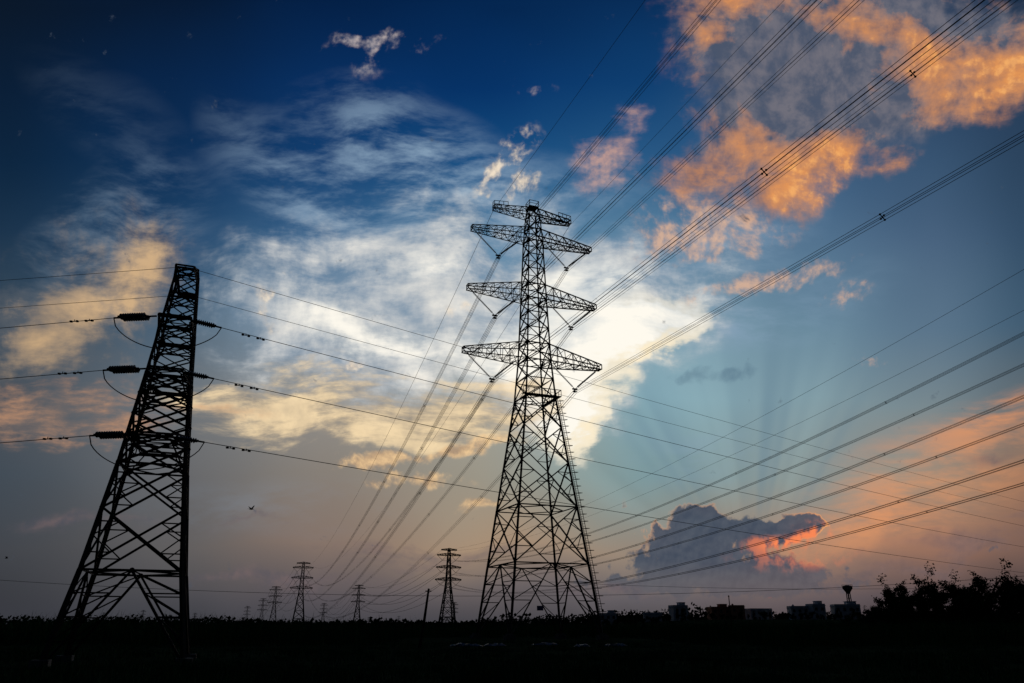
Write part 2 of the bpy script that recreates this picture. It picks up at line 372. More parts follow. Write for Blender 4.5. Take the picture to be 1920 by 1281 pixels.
nt.links.new(em.outputs[0], ad.inputs[0]); nt.links.new(tr.outputs[0], ad.inputs[1])
mo = nt.nodes.new('ShaderNodeOutputMaterial'); nt.links.new(ad.outputs[0], mo.inputs['Surface'])

world = bpy.data.worlds.new("World"); scene.world = world; world.use_nodes = True
wt_ = world.node_tree; bg = wt_.nodes['Background']
ns = wt_.nodes.new('ShaderNodeTexSky'); ns.sky_type = 'NISHITA'; ns.sun_disc = False
ns.sun_elevation = SUN_EL; ns.sun_rotation = SUN_AZ
wt_.links.new(ns.outputs[0], bg.inputs['Color']); bg.inputs['Strength'].default_value = 0.0003
sd = bpy.data.lights.new('sun', 'SUN'); sd.energy = 0.04; sd.angle = R(0.6); sd.color = (1.0, 0.66, 0.42)
so = bpy.data.objects.new('sun', sd); COL.objects.link(so)
sv = Vector((math.sin(SUN_AZ) * math.cos(SUN_EL), math.cos(SUN_AZ) * math.cos(SUN_EL), math.sin(SUN_EL)))
so.rotation_euler = sv.to_track_quat('Z', 'Y').to_euler(); so.location = (0, 0, 120)

# ------------------------------------------------------------------ TERRAIN
def sstep(x, a, b):
    t = max(0, min(1, (x - a) / (b - a))); return t * t * (3 - 2 * t)
def gz(x, y):
    return 4.2 * sstep(y, 150, 320) * sstep(x, 15, 80) + 0.12 * math.sin(x * .11 + 1) * math.sin(y * .09)
def axis(lim):
    a = [0]; s = 3.0
    while a[-1] < lim:
        a.append(a[-1] + s); s *= 1.06 if a[-1] > 60 else 1.0
    return a
xs = axis(16000); xs = [-v for v in xs[:0:-1]] + xs
ys = axis(16000); ys = [-v for v in ys[:0:-3]] + ys
vs = [(x, y, gz(x, y)) for y in ys for x in xs]
nx = len(xs)
fs = [(j * nx + i, j * nx + i + 1, (j + 1) * nx + i + 1, (j + 1) * nx + i) for j in range(len(ys) - 1) for i in range(nx - 1)]
me = bpy.data.meshes.new('ground'); me.from_pydata(vs, [], fs)
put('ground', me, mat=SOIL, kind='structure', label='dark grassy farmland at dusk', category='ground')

def blades(n, region, h, w, reject=None, clump=1, cr=0.0):
    vs = []; fs = []
    for _ in range(n // clump):
        while True:
            cx0, cy0 = region()
            if reject is None or not reject(cx0, cy0): break
        tall = random.uniform(.75, 1.25)
        for _k in range(clump):
            x = cx0 + random.gauss(0, cr); y = cy0 + random.gauss(0, cr)
            hh = h(x, y) * (tall if clump > 1 else 1); ww = w * random.uniform(.6, 1.3)
            a = random.uniform(0, 2 * math.pi); dx, dy = math.cos(a), math.sin(a)
            b = random.uniform(0, 2 * math.pi); l = hh * random.uniform(.05, .5)
            lx, ly = math.cos(b) * l, math.sin(b) * l
            z = gz(x, y) - .05; k = len(vs)
            vs += [(x - dx * ww, y - dy * ww, z), (x + dx * ww, y + dy * ww, z),
                   (x - dx * ww * .8 + lx * .35, y - dy * ww * .8 + ly * .35, z + hh * .6), (x + dx * ww * .8 + lx * .35, y + dy * ww * .8 + ly * .35, z + hh * .6),
                   (x + lx, y + ly, z + hh * random.uniform(.85, 1))]
            fs += [(k, k + 1, k + 3, k + 2), (k + 2, k + 3, k + 4)]
    me = bpy.data.meshes.new('blades'); me.from_pydata(vs, [], fs); return me
def patch(x, y, s=1.0):
    return 0.5 + 0.25 * math.sin(x * .21 * s + 1.3 * math.sin(y * .13 * s)) + 0.25 * math.sin(y * .17 * s + 2 * math.sin(x * .07 * s))
def reg1():
    y = 23 + 60 * random.random() ** 1.4; return random.uniform(-.8, .8) * y, y
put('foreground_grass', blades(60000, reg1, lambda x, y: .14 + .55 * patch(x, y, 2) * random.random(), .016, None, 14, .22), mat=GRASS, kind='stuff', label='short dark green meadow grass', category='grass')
def reg2():
    y = 72 + 130 * random.random(); return random.uniform(-.8, .85) * y, y
def rej2(x, y):
    if (x - 3.5) ** 2 + (y - 112) ** 2 < 15 ** 2: return True
    if y < 112 and abs(x - 2) < 16 : return True
    return patch(x, y, .45) < random.uniform(.0, .3)
put('cane_field', blades(66000, reg2, lambda x, y: 1.0 + 1.05 * patch(x, y, .6) + 1.1 * random.random() ** 4 + .4 * patch(x, y, 3), .038, rej2, 9, .35), mat=CANE, kind='stuff', label='tall standing sugar cane leaves', category='crop field')

# far-off low tree belt
vs = []; fs = []
def leafquad(c, s):
    k = len(vs)
    u = Vector((random.gauss(0, 1), random.gauss(0, 1), random.gauss(0, 1))).normalized()
    t = u.orthogonal().normalized(); b = u.cross(t)
    c = Vector(c)
    for q in ((-1, -.6), (.9, -.8), (1, .7), (-.7, 1)):
        vs.append(tuple(c + t * q[0] * s + b * q[1] * s))
    fs.append((k, k + 1, k + 2, k + 3))
for i in range(2300):
    x = random.uniform(-640, 700); y = random.uniform(520, 860)
    t = .5 + .3 * math.sin(x * .013) + .2 * math.sin(x * .05 + 1)
    H = random.uniform(2.5, 5.5) + 9 * t * random.random() ** 1.6
    rr = random.uniform(2, 6)
    for _ in range(18):
        leafquad((x + random.gauss(0, rr), y + random.gauss(0, 3), gz(x, y) + H * random.random() ** .8), random.uniform(.6, 1.3))
me = bpy.data.meshes.new('wood'); me.from_pydata(vs, [], fs)
put('distant_treeline', me, mat=LEAF, kind='stuff', label='low dark belt of far-off trees', category='woodland')

# ------------------------------------------------------------------ LATTICE TOWERS
SG = [(-1, -1), (1, -1), (1, 1), (-1, 1)]
def interp(tab, z):
    for (z0, s0), (z1, s1) in zip(tab, tab[1:]):
        if z <= z1: return s0 + (s1 - s0) * (z - z0) / (z1 - z0)
    return tab[-1][1]
def corner(tab, z, i):
    h = interp(tab, z) / 2; return Vector((SG[i % 4][0] * h, SG[i % 4][1] * h, z))
def lattice(mb, tab, levels, wl, wb, wr, prof, rings, apex_levels, sub_above=2.2, gusset=0.0, small=.8, taper=.5):
    zs = levels
    for i in range(4):
        for (z0, s0), (z1, s1) in zip(tab, tab[1:]):
            if z0 < zs[-1]:
                f = 1 - taper * z0 / zs[-1]
                mb.beam(corner(tab, z0, i), corner(tab, min(z1, zs[-1]), i), wl * f, prof)
    for z0, z1 in zip(zs, zs[1:]):
        for i in range(4):
            a0, b0, a1, b1 = corner(tab, z0, i), corner(tab, z0, i + 1), corner(tab, z1, i), corner(tab, z1, i + 1)
            big = interp(tab, z0) > sub_above
            nrm = (b0 - a0).cross(a1 - a0)
            if z0 in apex_levels:
                p = (a1 + b1) / 2
                for q0, q1 in ((a0, a1), (b0, b1)):
                    mb.beam(q0, p, wb, prof)
                    n = 4
                    for k in range(1, n):
                        t = k / n
                        L = q0.lerp(q1, t); Dg = q0.lerp(p, t)
                        mb.beam(L, Dg, wr, prof)
                        mb.beam(L, q0.lerp(p, min(1, t + 1 / n)), wr, prof)
                if gusset: mb.plate(p, nrm, gusset)
            else:
                w = wb if big else wb * small
                mb.beam(a0, b1, w, prof); mb.beam(b0, a1, w, prof)
                wa, wc = (b0 - a0).length, (b1 - a1).length
                t = wa / (wa + wc); c = a0.lerp(b1, t)
                if gusset and big:
                    mb.plate(c, nrm, gusset * .7)
                    mb.plate(a0, nrm, gusset)
                if big:
                    for q0, q1, o0, o1 in ((a0, a1, b0, b1), (b0, b1, a0, a1)):
                        m = q0.lerp(q1, t)
                        lo = q0.lerp(c, .5); hi = q1.lerp(c, .5)
                        mb.beam(m, lo, wr, prof); mb.beam(m, hi, wr, prof)
                        if (z1 - z0) > 2.0:
                            mb.beam(q0.lerp(q1, t * .5), lo, wr, prof)
                            mb.beam(q0.lerp(q1, t + (1 - t) * .5), hi, wr, prof)
            if z1 in rings or (not big and small > .7):
                mb.beam(a1, b1, wb * (.9 if z1 in rings else .7), prof)
        if z1 in rings:
            c = [corner(tab, z1, i) for i in range(4)]
            mids = [(c[i] + c[(i + 1) % 4]) / 2 for i in range(4)]
            for i in range(4): mb.beam(mids[i], mids[(i + 1) % 4], wr * 1.2, prof)

def arm(mb, tab, sx, zb, zt, L, tipw, tiph, n, wc, wb, prof, rail=0.0, xplan=True):
    hb, ht = interp(tab, zb) / 2, interp(tab, zt) / 2
    rb = [Vector((sx * hb, s * hb, zb)) for s in (-1, 1)]
    rt = [Vector((sx * ht, s * ht, zt)) for s in (-1, 1)]
    tb = [Vector((sx * L, s * tipw / 2, zb + .25)) for s in (-1, 1)]
    tt = [Vector((sx * L, s * tipw / 2, zb + .25 + tiph)) for s in (-1, 1)]
    for k in (0, 1):
        mb.beam(rb[k], tb[k], wc, prof); mb.beam(rt[k], tt[k], wc, prof)
        mb.beam(tb[k], tt[k], wc, prof)
    mb.beam(tb[0], tb[1], wc, prof); mb.beam(tt[0], tt[1], wc, prof)
    for j in range(n):
        t0, t1 = j / n, (j + 1) / n
        for k in (0, 1):
            b0, b1 = rb[k].lerp(tb[k], t0), rb[k].lerp(tb[k], t1)
            u0, u1 = rt[k].lerp(tt[k], t0), rt[k].lerp(tt[k], t1)
            if j % 2 == 0: mb.beam(b0, u1, wb, prof)
            else: mb.beam(u0, b1, wb, prof)
            mb.beam(b1, u1, wb, prof)
        for A, B in ((rb, tb), (rt, tt)):
            p0, q0 = A[0].lerp(B[0], t0), A[1].lerp(B[1], t0)
            p1, q1 = A[0].lerp(B[0], t1), A[1].lerp(B[1], t1)
            if xplan or A is rb: mb.beam(p1, q1, wb, prof); mb.beam(p0, q1, wb, prof)
            if A is rb and xplan: mb.beam(q0, p1, wb, prof)
    if rail:
        for k in (0, 1):
            s = rt[k].lerp(tt[k], .62)
            up = Vector((0, 0, rail))
            mb.beam(s + up * .9, tt[k] + up, wb, prof)
            for q in (0, .33, .66, 1): 
                p = s.lerp(tt[k], q); mb.beam(p, p + up, wb, prof)
        mb.beam(tt[0] + up, tt[1] + up, wb, prof)

TAB = [(0, 13.5), (9.8, 11.1), (17.8, 9.1), (34.6, 4.9), (40.8, 4.0), (51.5, 3.2), (62.3, 2.5), (67, 1.9), (69, 1.5)]
ARMS = [(40.8, 43.6, 11.9, 7.1), (51.5, 54.1, 11.4, 6.7), (62.3, 64.6, 10.9, 6.2)]
EARTH = (67.0, 68.7, 7.1)
HANG = 4.0
def tower_parts(wl, wb, wr, prof, lod):
    body = MB()
    lv = [0, 9.8, 17.8, 24.3, 29.8, 34.6, 37.7, 40.8, 43.6, 46.3, 49, 51.5, 54.1, 56.9, 59.6, 62.3, 64.6, 67, 68.9]
    if lod: lv = [0, 9.8, 17.8, 26, 34.6, 40.8, 43.6, 51.5, 54.1, 62.3, 64.6, 69]
    lattice(body, TAB, lv, wl, wb, wr, prof, (9.8, 17.8, 34.6, 40.8, 43.6, 51.5, 54.1, 62.3, 64.6), (0,), sub_above=5 if not lod else 99)
    arms = []
    for zb, zt, L, v in ARMS:
        for sx in (-1, 1):
            m = MB(); arm(m, TAB, sx, zb, zt, L, .9, .8, 7 if not lod else 4, wb * .9, wr * .9, prof, 0); arms.append(m)
    for sx in (-1, 1):
        m = MB(); arm(m, TAB, sx, EARTH[0], EARTH[1], EARTH[2], .9, .7, 5 if not lod else 3, wb * .9, wr * .9, prof, 0 if lod else .8); arms.append(m)
    return body, arms
def vstring(a, b, r=.16, n=22):
    """ribbed suspension string with end fittings from a to b"""
    m = MB(); a = Vector(a); b = Vector(b); L = (b - a).length
    pts = [a]; rad = [.04]
    for i in range(n):
        t = .1 + .8 * i / n
        for dt, q in ((0, .05), (.1, r), (.5, r * .75), (.6, .05)):
            pts.append(a.lerp(b, t + dt * .8 / n)); rad.append(q)
    pts.append(b); rad.append(.04)
    m.tube(pts, rad, 8)
    return m
def hang_point(side, lvl):
    zb, zt, L, v = ARMS[lvl]; return Vector((side * v, 0, zb - HANG))
def world_pt(tw, p):
    loc, rot, sc = tw
    return Matrix.Translation(Vector(loc)) @ Matrix.Rotation(rot, 4, 'Z') @ (Vector(p) * sc)

T0 = ((3.5, 112.2, 0), R(21.5), 1.0)
e = put('transmission_tower', None, loc=T0[0], rot=T0[1], label='tall dark steel lattice pylon with three conductor arm pairs', category='power pylon', group='lattice pylons of the power lines')
body, arms = tower_parts(.36, .18, .11, 'L', False)
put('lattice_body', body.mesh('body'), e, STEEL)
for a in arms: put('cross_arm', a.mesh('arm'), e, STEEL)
for l in range(3):
    zb, zt, L, v = ARMS[l]
    for s in (-1, 1):
        hp = hang_point(s, l)
        hub = hp + Vector((0, 0, .45))
        put('insulator_string', vstring((s * (L - .6), 0, zb + .2), hub).mesh('string'), e, GLASS)
        put('insulator_string', vstring((s * (v - (L - v) * .9 + .3), 0, zb + .1), hub).mesh('string'), e, GLASS)
        y = MB(); y.box(hub, (.9, .12, .25)); y.beam(hub, hp, .12, 'S'); y.box(hp, (.6, .5, .08)); y.box(hp + Vector((0, 0, .25)), (.1, 1.1, .1))
        put('suspension_yoke', y.mesh('yoke'), e, STEEL)
for i in range(4):
    c = corner(TAB, 0, i); f = MB(); f.box((c.x, c.y, .15), (1.3, 1.3, .7)); f.box((c.x, c.y, .6), (.8, .8, .3))
    put('concrete_footing', f.mesh('footing'), e, CONC)
ld = MB()
for z in range(0, 100):
    z0 = 2.5 + z * .34
    if z0 > 34.2: break
    c = corner(TAB, z0, 1); c2 = corner(TAB, z0 + .34, 1)
    o = Vector((.35, 0, 0)); q = Vector((.45, .1, 0))
    ld.beam(c + o, c + o + q, .05, 'S')
    ld.beam(c + o, c2 + o, .07, 'S'); ld.beam(c + o + q, c2 + o + q, .07, 'S')
    if z % 3 == 0:
        ld.tube([c + o, c + o + Vector((.2, -.5, 0)), c + o + Vector((.75, -.5, 0)), c + o + q], .04); ld.beam(c, c + o, .06, 'S')
put('climbing_ladder', ld.mesh('ladder'), e, STEEL)
pf = MB(); h = 2.45
for k in range(2):
    z = 34.7 + k * 1.0
    for i in (0, 1):
        a, b = Vector((SG[i][0] * (h + .7), SG[i][1] * (h + .7), z)), Vector((SG[(i + 1) % 4][0] * (h + .7), SG[(i + 1) % 4][1] * (h + .7), z))
        pf.beam(a, b, .1, 'S')
for q in range(8):
    t = q / 7
    for i in (0, 1):
        a, b = Vector((SG[i][0] * (h + .7), SG[i][1] * (h + .7), 34.7)), Vector((SG[i + 1][0] * (h + .7), SG[i + 1][1] * (h + .7), 34.7))
        p = a.lerp(b, t); pf.beam(p, p + Vector((0, 0, 1)), .07, 'S')
pf.box((0, -(h + .35), 34.68), (2 * h + 1.4, .7, .06)); pf.box((h + .36, .36, 34.68), (.68, 2 * h + .68, .06))
put('work_platform', pf.mesh('platform'), e, STEEL)
tp = MB(); tp.box((0, 0, 69.05), (1.7, 1.7, .12))
for i in range(4):
    a = Vector((SG[i][0] * .85, SG[i][1] * .85, 69.1)); b = Vector((SG[(i + 1) % 4][0] * .85, SG[(i + 1) % 4][1] * .85, 69.1))
    up = Vector((0, 0, 1)); tp.beam(a, a + up, .09, 'S'); tp.beam(a + up, b + up, .08, 'S'); tp.beam(a + up * .5, b + up * .5, .06, 'S')
put('top_platform', tp.mesh('top'), e, STEEL)
sg = MB(); sg.box((-2.2, -6.25, 3.9), (.9, .06, .6))
put('number_plate', sg.mesh('plate'), e, BLUE)

# far towers of the two big lines
fb, fa = tower_parts(.9, .5, .38, 'S', True)
for a in fa:
    k = len(fb.v); fb.v += a.v; fb.f += [tuple(k + i for i in f) for f in a.f]
for l in range(3):
    zb, zt, L, v = ARMS[l]
    for s in (-1, 1):
        hp = hang_point(s, l); fb.beam((s * (L - .6), 0, zb), hp, .25, 'S'); fb.beam((s * 2.4, 0, zb), hp, .25, 'S')
farmesh = fb.mesh('far_tower')
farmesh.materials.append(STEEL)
def far_tower(px_, Y, rot, sc=1.0, lab='distant steel lattice pylon with three pairs of arms'):
    X = (px_ - 960) / 1400 * .934 * Y
    tw = ((X, Y, 0), R(rot), sc)
    put('transmission_tower', farmesh, loc=tw[0], rot=tw[1], scale=sc, label=lab, category='power pylon', group='lattice pylons of the power lines')
    return tw
T1 = far_tower(558, 865, 17); T2 = far_tower(510, 1400, 19); T3 = far_tower(488, 2010, 19); T4 = far_tower(460, 2770, 19)
B1 = far_tower(838, 710, 18); B2 = far_tower(668, 1350, 17); B3 = far_tower(604, 2420, 17)
far_tower(747, 2900, 10, .55); far_tower(690, 3600, 10, .6); far_tower(851, 1500, 15, .65); far_tower(264, 2400, 30, .7); far_tower(362, 3300, 30, .8); far_tower(190,2800,30,.7)
d1 = Vector((math.sin(R(21.2)), -math.cos(R(21.2)), 0))
Tm = (tuple(Vector(T0[0]) + d1 * 460), R(21.5), 1.04)
Bm = ((140, 59, 0), R(17), 1.19)

# ------------------------------------------------------------------ CONDUCTORS
def cat(A, B, sag, n):
    return [A.lerp(B, i / n) - Vector((0, 0, 4 * sag * (i / n) * (1 - i / n))) for i in range(n + 1)]
def bundle(A, B, sag, rad, n=60, quad=True, spacing=.46, spacers=60, lab='four-wire conductor bundle strung between pylons', nm='conductor_bundle'):
    pts = cat(A, B, sag, n)
    d = (B - A); d.z = 0; d.normalize(); side = Vector((d.y, -d.x, 0)); up = Vector((0, 0, 1))
    m = MB(); h = spacing / 2
    if quad:
        for sx in (-h, h):
            for sz in (-h, h): m.tube([p + side * sx + up * sz for p in pts], rad, 4)
    else: m.tube(pts, rad, 4)
    o = put(nm, m.mesh('wire'), mat=WIRE, label=lab, category='power line', group='overhead wires')
    if quad and spacers:
        Ltot = (B - A).length; k = int(Ltot / spacers)
        for i in range(1, k):
            t = (i + random.uniform(-.12, .12)) / k; c = A.lerp(B, t) - up * 4 * sag * t * (1 - t)
            s = MB(); g = h * 1.05
            for a, b in (((-g, -g), (g, g)), ((-g, g), (g, -g))):
                s.beam(c + side * a[0] + up * a[1], c + side * b[0] + up * b[1], .06, 'S')
            for a in ((-h, -h), (h, h), (-h, h), (h, -h)):
                s.box(c + side * a[0] + up * a[1], (.13, .13, .13))
            put('bundle_spacer', s.mesh('spacer'), o, STEEL)
def span(Ta, Tb, sag, rad, quad=True, n=60, spacers=60, esag=None, single=.1):
    for l in range(3):
        for s in (-1, 1):
            bundle(world_pt(Ta, hang_point(s, l)), world_pt(Tb, hang_point(s, l)), sag, rad if quad else single, n, quad, spacers=spacers,
                   lab='four-wire conductor bundle strung between pylons' if quad else 'distant conductor sagging between pylons')
    for s in (-1, 1):
        bundle(world_pt(Ta, (s * 7.1, 0, 67.2)), world_pt(Tb, (s * 7.1, 0, 67.2)), sag * .8 if esag is None else esag, rad if quad else single * .6, n, False,
               lab='thin earth wire strung between pylon tops', nm='earth_wire')
span(T0, Tm, 4, .027, spacers=62)
span(T0, T1, 30, .036, n=90, spacers=60)
span(B1, Bm, 20, .045, n=90, spacers=62)
span(T1, T2, 14, 0, quad=False, single=.16); span(T2, T3, 14, 0, quad=False, single=.2)
span(B1, B2, 18, 0, quad=False, single=.16); span(B2, B3, 30, 0, quad=False, single=.2)

# ------------------------------------------------------------------ STRAIN TOWER
S0 = ((-18.0, 37.4, 0), R(-70), 1.0)
TS = [(0, 5.55), (4.0, 4.2), (9.0, 2.95), (13.8, 2.05), (16.6, 1.6), (20.0, 1.05)]
se = put('strain_tower', None, loc=S0[0], rot=S0[1], label='dark steel lattice strain pylon with short arms standing in grass', category='power pylon', group='lattice pylons of the power lines')
m = MB()
lv = [0, 4.0, 6.8, 9.0, 10.4, 11.5, 12.6, 13.6, 14.5, 15.4, 16.4, 17.3, 18.2, 19.1, 20.0]
lattice(m, TS, lv, .175, .105, .062, 'L', (4.0, 9.0, 10.4, 12.6, 13.6, 15.4, 16.4, 18.2, 20.0), (0,), sub_above=2.2, gusset=.12, small=.6, taper=.55)
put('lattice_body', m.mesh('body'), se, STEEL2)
SA = [(9.3, 10.4), (12.6, 13.6), (15.4, 16.3)]
for zb, zt in SA:
    for sx, L in ((1, 2.6), (-1, 2.0)):
        a = MB(); arm(a, TS, sx, zb + .6, zt + .1, L, 1.5, .12, 3, .09, .045, 'L', xplan=False)
        for s in (-1, 1):
            hb = interp(TS, zb - .6) / 2
            a.beam((sx * L * .9, s * .7, zb + .8), (sx * hb, s * hb, zb - .6), .06, 'L')
        put('cross_arm', a.mesh('arm'), se, STEEL2)
for sx, L in ((1, 1.95), (-1, 1.95)):
    a = MB(); arm(a, TS, sx, 19.1, 19.9, L, .9, .15, 3, .075, .045, 'L', xplan=False)
    put('cross_arm', a.mesh('arm'), se, STEEL2)
for i in range(4):
    c = corner(TS, 0, i); f = MB(); f.box((c.x, c.y, .05), (.7, .7, .5)); put('concrete_footing', f.mesh('footing'), se, CONC)
inv = (Matrix.Translation(Vector(S0[0])) @ Matrix.Rotation(S0[1], 4, 'Z')).inverted()
dirL = Vector((-math.sin(R(85)), math.cos(R(85)), -.01)).normalized()
dirR = Vector((math.sin(R(52)), math.cos(R(52)), -.02)).normalized()
def disc_string(a, d, L=1.35, n=11, r=.13):
    s = MB(); pts = []; rad = []
    for i in range(n):
        t = L * i / n
        for dt, q in ((0, .045), (.15, r), (.45, r * .85), (.6, .05), (.95, .045)):
            pts.append(a + d * (t + dt * L / n)); rad.append(q)
    s.tube(pts, rad, 12); return s
def wire(pts, rad, nm, lab, n=4):
    w = MB(); w.tube(pts, rad, n); return put(nm, w.mesh('wire'), mat=WIRE, label=lab, category='power line', group='overhead wires')
for k, (zb, zt) in enumerate(SA):
    aL = world_pt(S0, (2.5, -.85, zb + .85)); aR = world_pt(S0, (2.5, .75, zb + .85))
    ends = []
    for a, d, left in ((aL, dirL, True), (aR, dirR, False)):
        sd_ = Vector((d.y, -d.x, 0)).normalized()
        link = .5 if left else .2; SL = 1.35 if left else .95; gap = .17 if left else .12
        lk = MB(); lk.beam(inv @ a, inv @ (a + d * link), .07, 'S'); lk.beam(inv @ (a + d * link - sd_ * gap * 1.2), inv @ (a + d * link + sd_ * gap * 1.2), .08, 'S')
        put('string_link', lk.mesh('fitting'), se, STEEL2)
        e2 = a + d * (link + SL + .06)
        lk = MB(); lk.beam(inv @ (e2 - sd_ * gap * 1.2), inv @ (e2 + sd_ * gap * 1.2), .08, 'S'); lk.beam(inv @ e2, inv @ (e2 + d * .35), .07, 'S')
        put('dead_end_clamp', lk.mesh('clamp'), se, STEEL2)
        for q in (-gap, gap):
            s = disc_string(a + d * (link + .03) + sd_ * q, d, SL, 11 if left else 9, .15 if left else .11)
            s.v = [inv @ v for v in s.v]
            put('insulator_string', s.mesh('string', False), se, GLASS)
        end = e2 + d * .35
        ends.append(end)
        far = end + d * (260 if left else 330); far.z = end.z + (1.5 if left else 3.0)
        o = wire(cat(end, far, 4.2 if left else 3.6, 70), .018, 'phase_conductor', 'single conductor leaving the strain pylon')
        for t in (1.3, 2.1):
            dm = MB()
            c = end + d * t; c.z -= .09
            dm.box(c - d * .16, (.11, .11, .08)); dm.box(c + d * .16, (.11, .11, .08)); dm.beam(c - d * .16, c + d * .16, .03, 'S'); dm.beam(c, c + Vector((0, 0, .1)), .03, 'S')
            put('vibration_damper', dm.mesh('damper'), o, STEEL2)
    pts = []
    for i in range(31):
        t = i / 30; b = ends[0].lerp(ends[1], t)
        w_ = math.sin(math.pi * t) ** .55
        pts.append(b + Vector((0, 0, -1.55 * w_)) + Vector((.05, -.3, 0)) * w_)
    wire(pts, .026, 'jumper_cable', 'slack jumper loop linking the two insulator strings', 6)
for sx in (1, -1):
    a = world_pt(S0, (sx * 1.9, 0, 19.45))
    for d, L, up in ((dirL, 260, 2), (dirR, 330, 3)):
        far = a + d * L; far.z = a.z + up
        wire(cat(a, far, 3.0, 70), .014, 'earth_wire', 'thin earth wire from the strain pylon top')
wire(cat(Vector((-150, 131, 14.5)), Vector((165, 131, 17.5)), 9.6, 60), .03, 'distribution_wire', 'single slack wire crossing the field')
wire(cat(Vector((20, 420, 24)), Vector((420, 380, 30)), 7, 60), .07, 'distribution_wire', 'single slack wire crossing behind the village')

# ------------------------------------------------------------------ TREES
def tree_mesh(seed, H, spread, dens=1.0, sparse=False, low=1):
    rnd = random.Random(seed)
    t = MB(); tips = []
    def grow(p, d, L, r, lev):
        n = 5; pts = [p]; q = p.copy(); dd = d.copy()
        for i in range(n):
            dd = (dd + Vector((rnd.gauss(0, .16), rnd.gauss(0, .16), .05))).normalized()
            q = q + dd * L / n; pts.append(q.copy())
            if lev >= 1 or i > 2: tips.append((q.copy(), lev))
        t.tube(pts, [r * (1 - .65 * i / n) for i in range(n + 1)], 6)
        if lev < 3:
            for _ in range(rnd.randint(2, 4) if lev else rnd.randint(6, 9)):
                k = rnd.randint(1 if lev else low, n)
                a = rnd.uniform(0, 6.283); tilt = rnd.uniform(.35, 1.1)
                side = Vector((math.cos(a), math.sin(a), 0)) * math.sin(tilt) * spread
                nd = (dd * math.cos(tilt) + side).normalized()
                grow(pts[k], nd, L * rnd.uniform(.35, .68), r * .5 * (1 - .1 * k), lev + 1)
    grow(Vector((0, 0, -.3)), Vector((rnd.gauss(0, .05), rnd.gauss(0, .05), 1)), H * .62, H * .02, 0)
    lv, lf = [], []
    for p, lev in tips:
        if rnd.random() < (.4 if sparse else .18): continue
        for _ in range(int((14 if lev > 1 else 7) * dens)):
            c = p + Vector((rnd.gauss(0, H * .04), rnd.gauss(0, H * .04), rnd.gauss(0, H * .03)))
            if c.z < .2: continue
            u = Vector((rnd.gauss(0, 1), rnd.gauss(0, 1), rnd.gauss(0, 1))).normalized()
            a = u.orthogonal().normalized(); b = u.cross(a); s = rnd.uniform(.08, .18) * (H / 9) 
            k = len(lv); lv += [tuple(c - a * s - b * s * .5), tuple(c + a * s - b * s * .7), tuple(c + a * s * .8 + b * s), tuple(c - a * s * .9 + b * s * .8)]
            lf.append((k, k + 1, k + 2, k + 3))
    me = bpy.data.meshes.new('crown'); me.from_pydata(lv, [], lf); me.materials.append(LEAF)
    tm = t.mesh('trunk'); tm.materials.append(BARK)
    return tm, me
variants = [tree_mesh(11, 9, 1.0, .9), tree_mesh(23, 10, .8, .7), tree_mesh(37, 8, 1.2, 1.0), tree_mesh(51, 11, .55, .6, True), tree_mesh(77, 7.5, 1.3, 1.1), tree_mesh(91, 11, .7, .55, True, 2)]
def plant(x, y, v, sc, lab, grp='trees at the field edge'):
    e = put('broadleaf_tree', None, loc=(x, y, gz(x, y) - .1), rot=random.uniform(0, 6.28), scale=sc, label=lab, category='tree', group=grp)
    put('trunk', variants[v][0], e); put('crown', variants[v][1], e)
def X_of(px_, Y): return (px_ - 960) / 1400 * .934 * Y
prof = [(1652,.7),(1664,.85),(1676,.95),(1688,1.0),(1700,1.1),(1712,1.05),(1724,.9),(1738,.95),(1752,1.05),(1764,1.15),(1778,1.25),(1792,1.1),(1806,1.0),(1820,1.05),(1832,1.1),(1846,1.2),(1858,1.3),(1870,1.3),(1884,1.15),(1896,1.05),(1910,1.2),(1924,1.3),(1938,1.2),(1955,1.15)]
for i, (p, s) in enumerate(prof):
    Y = 188 + random.uniform(-14, 26)
    v = [0, 2, 1, 5, 1, 0, 2, 1, 3, 0, 5, 2, 1, 0, 5, 3, 1, 5, 2, 1, 0, 3, 1, 2][i]
    plant(X_of(p, Y), Y, v, s * random.uniform(.9, 1.02), 'tall thin-crowned tree against the evening sky' if v in (3, 5) else 'dark bushy broadleaf tree at the field edge')
for i in range(60):
    p = 1550 + i * 6.8 + random.uniform(-5, 5); Y = 182 + random.uniform(-8, 18)
    plant(X_of(p, Y), Y, random.choice([0, 2, 4]), random.uniform(.4, .72) * min(1, .4 + (p - 1550) / 200), 'low dark bushy tree at the field edge')
for i in range(60):
    p = 1110 + i * 8.9 + random.uniform(-6, 6); Y = 300 + random.uniform(-18, 30)
    plant(X_of(p, Y), Y, random.choice([0, 2, 4, 1]), random.uniform(.22, .48), 'small dark tree beside the village houses', 'trees around the village')

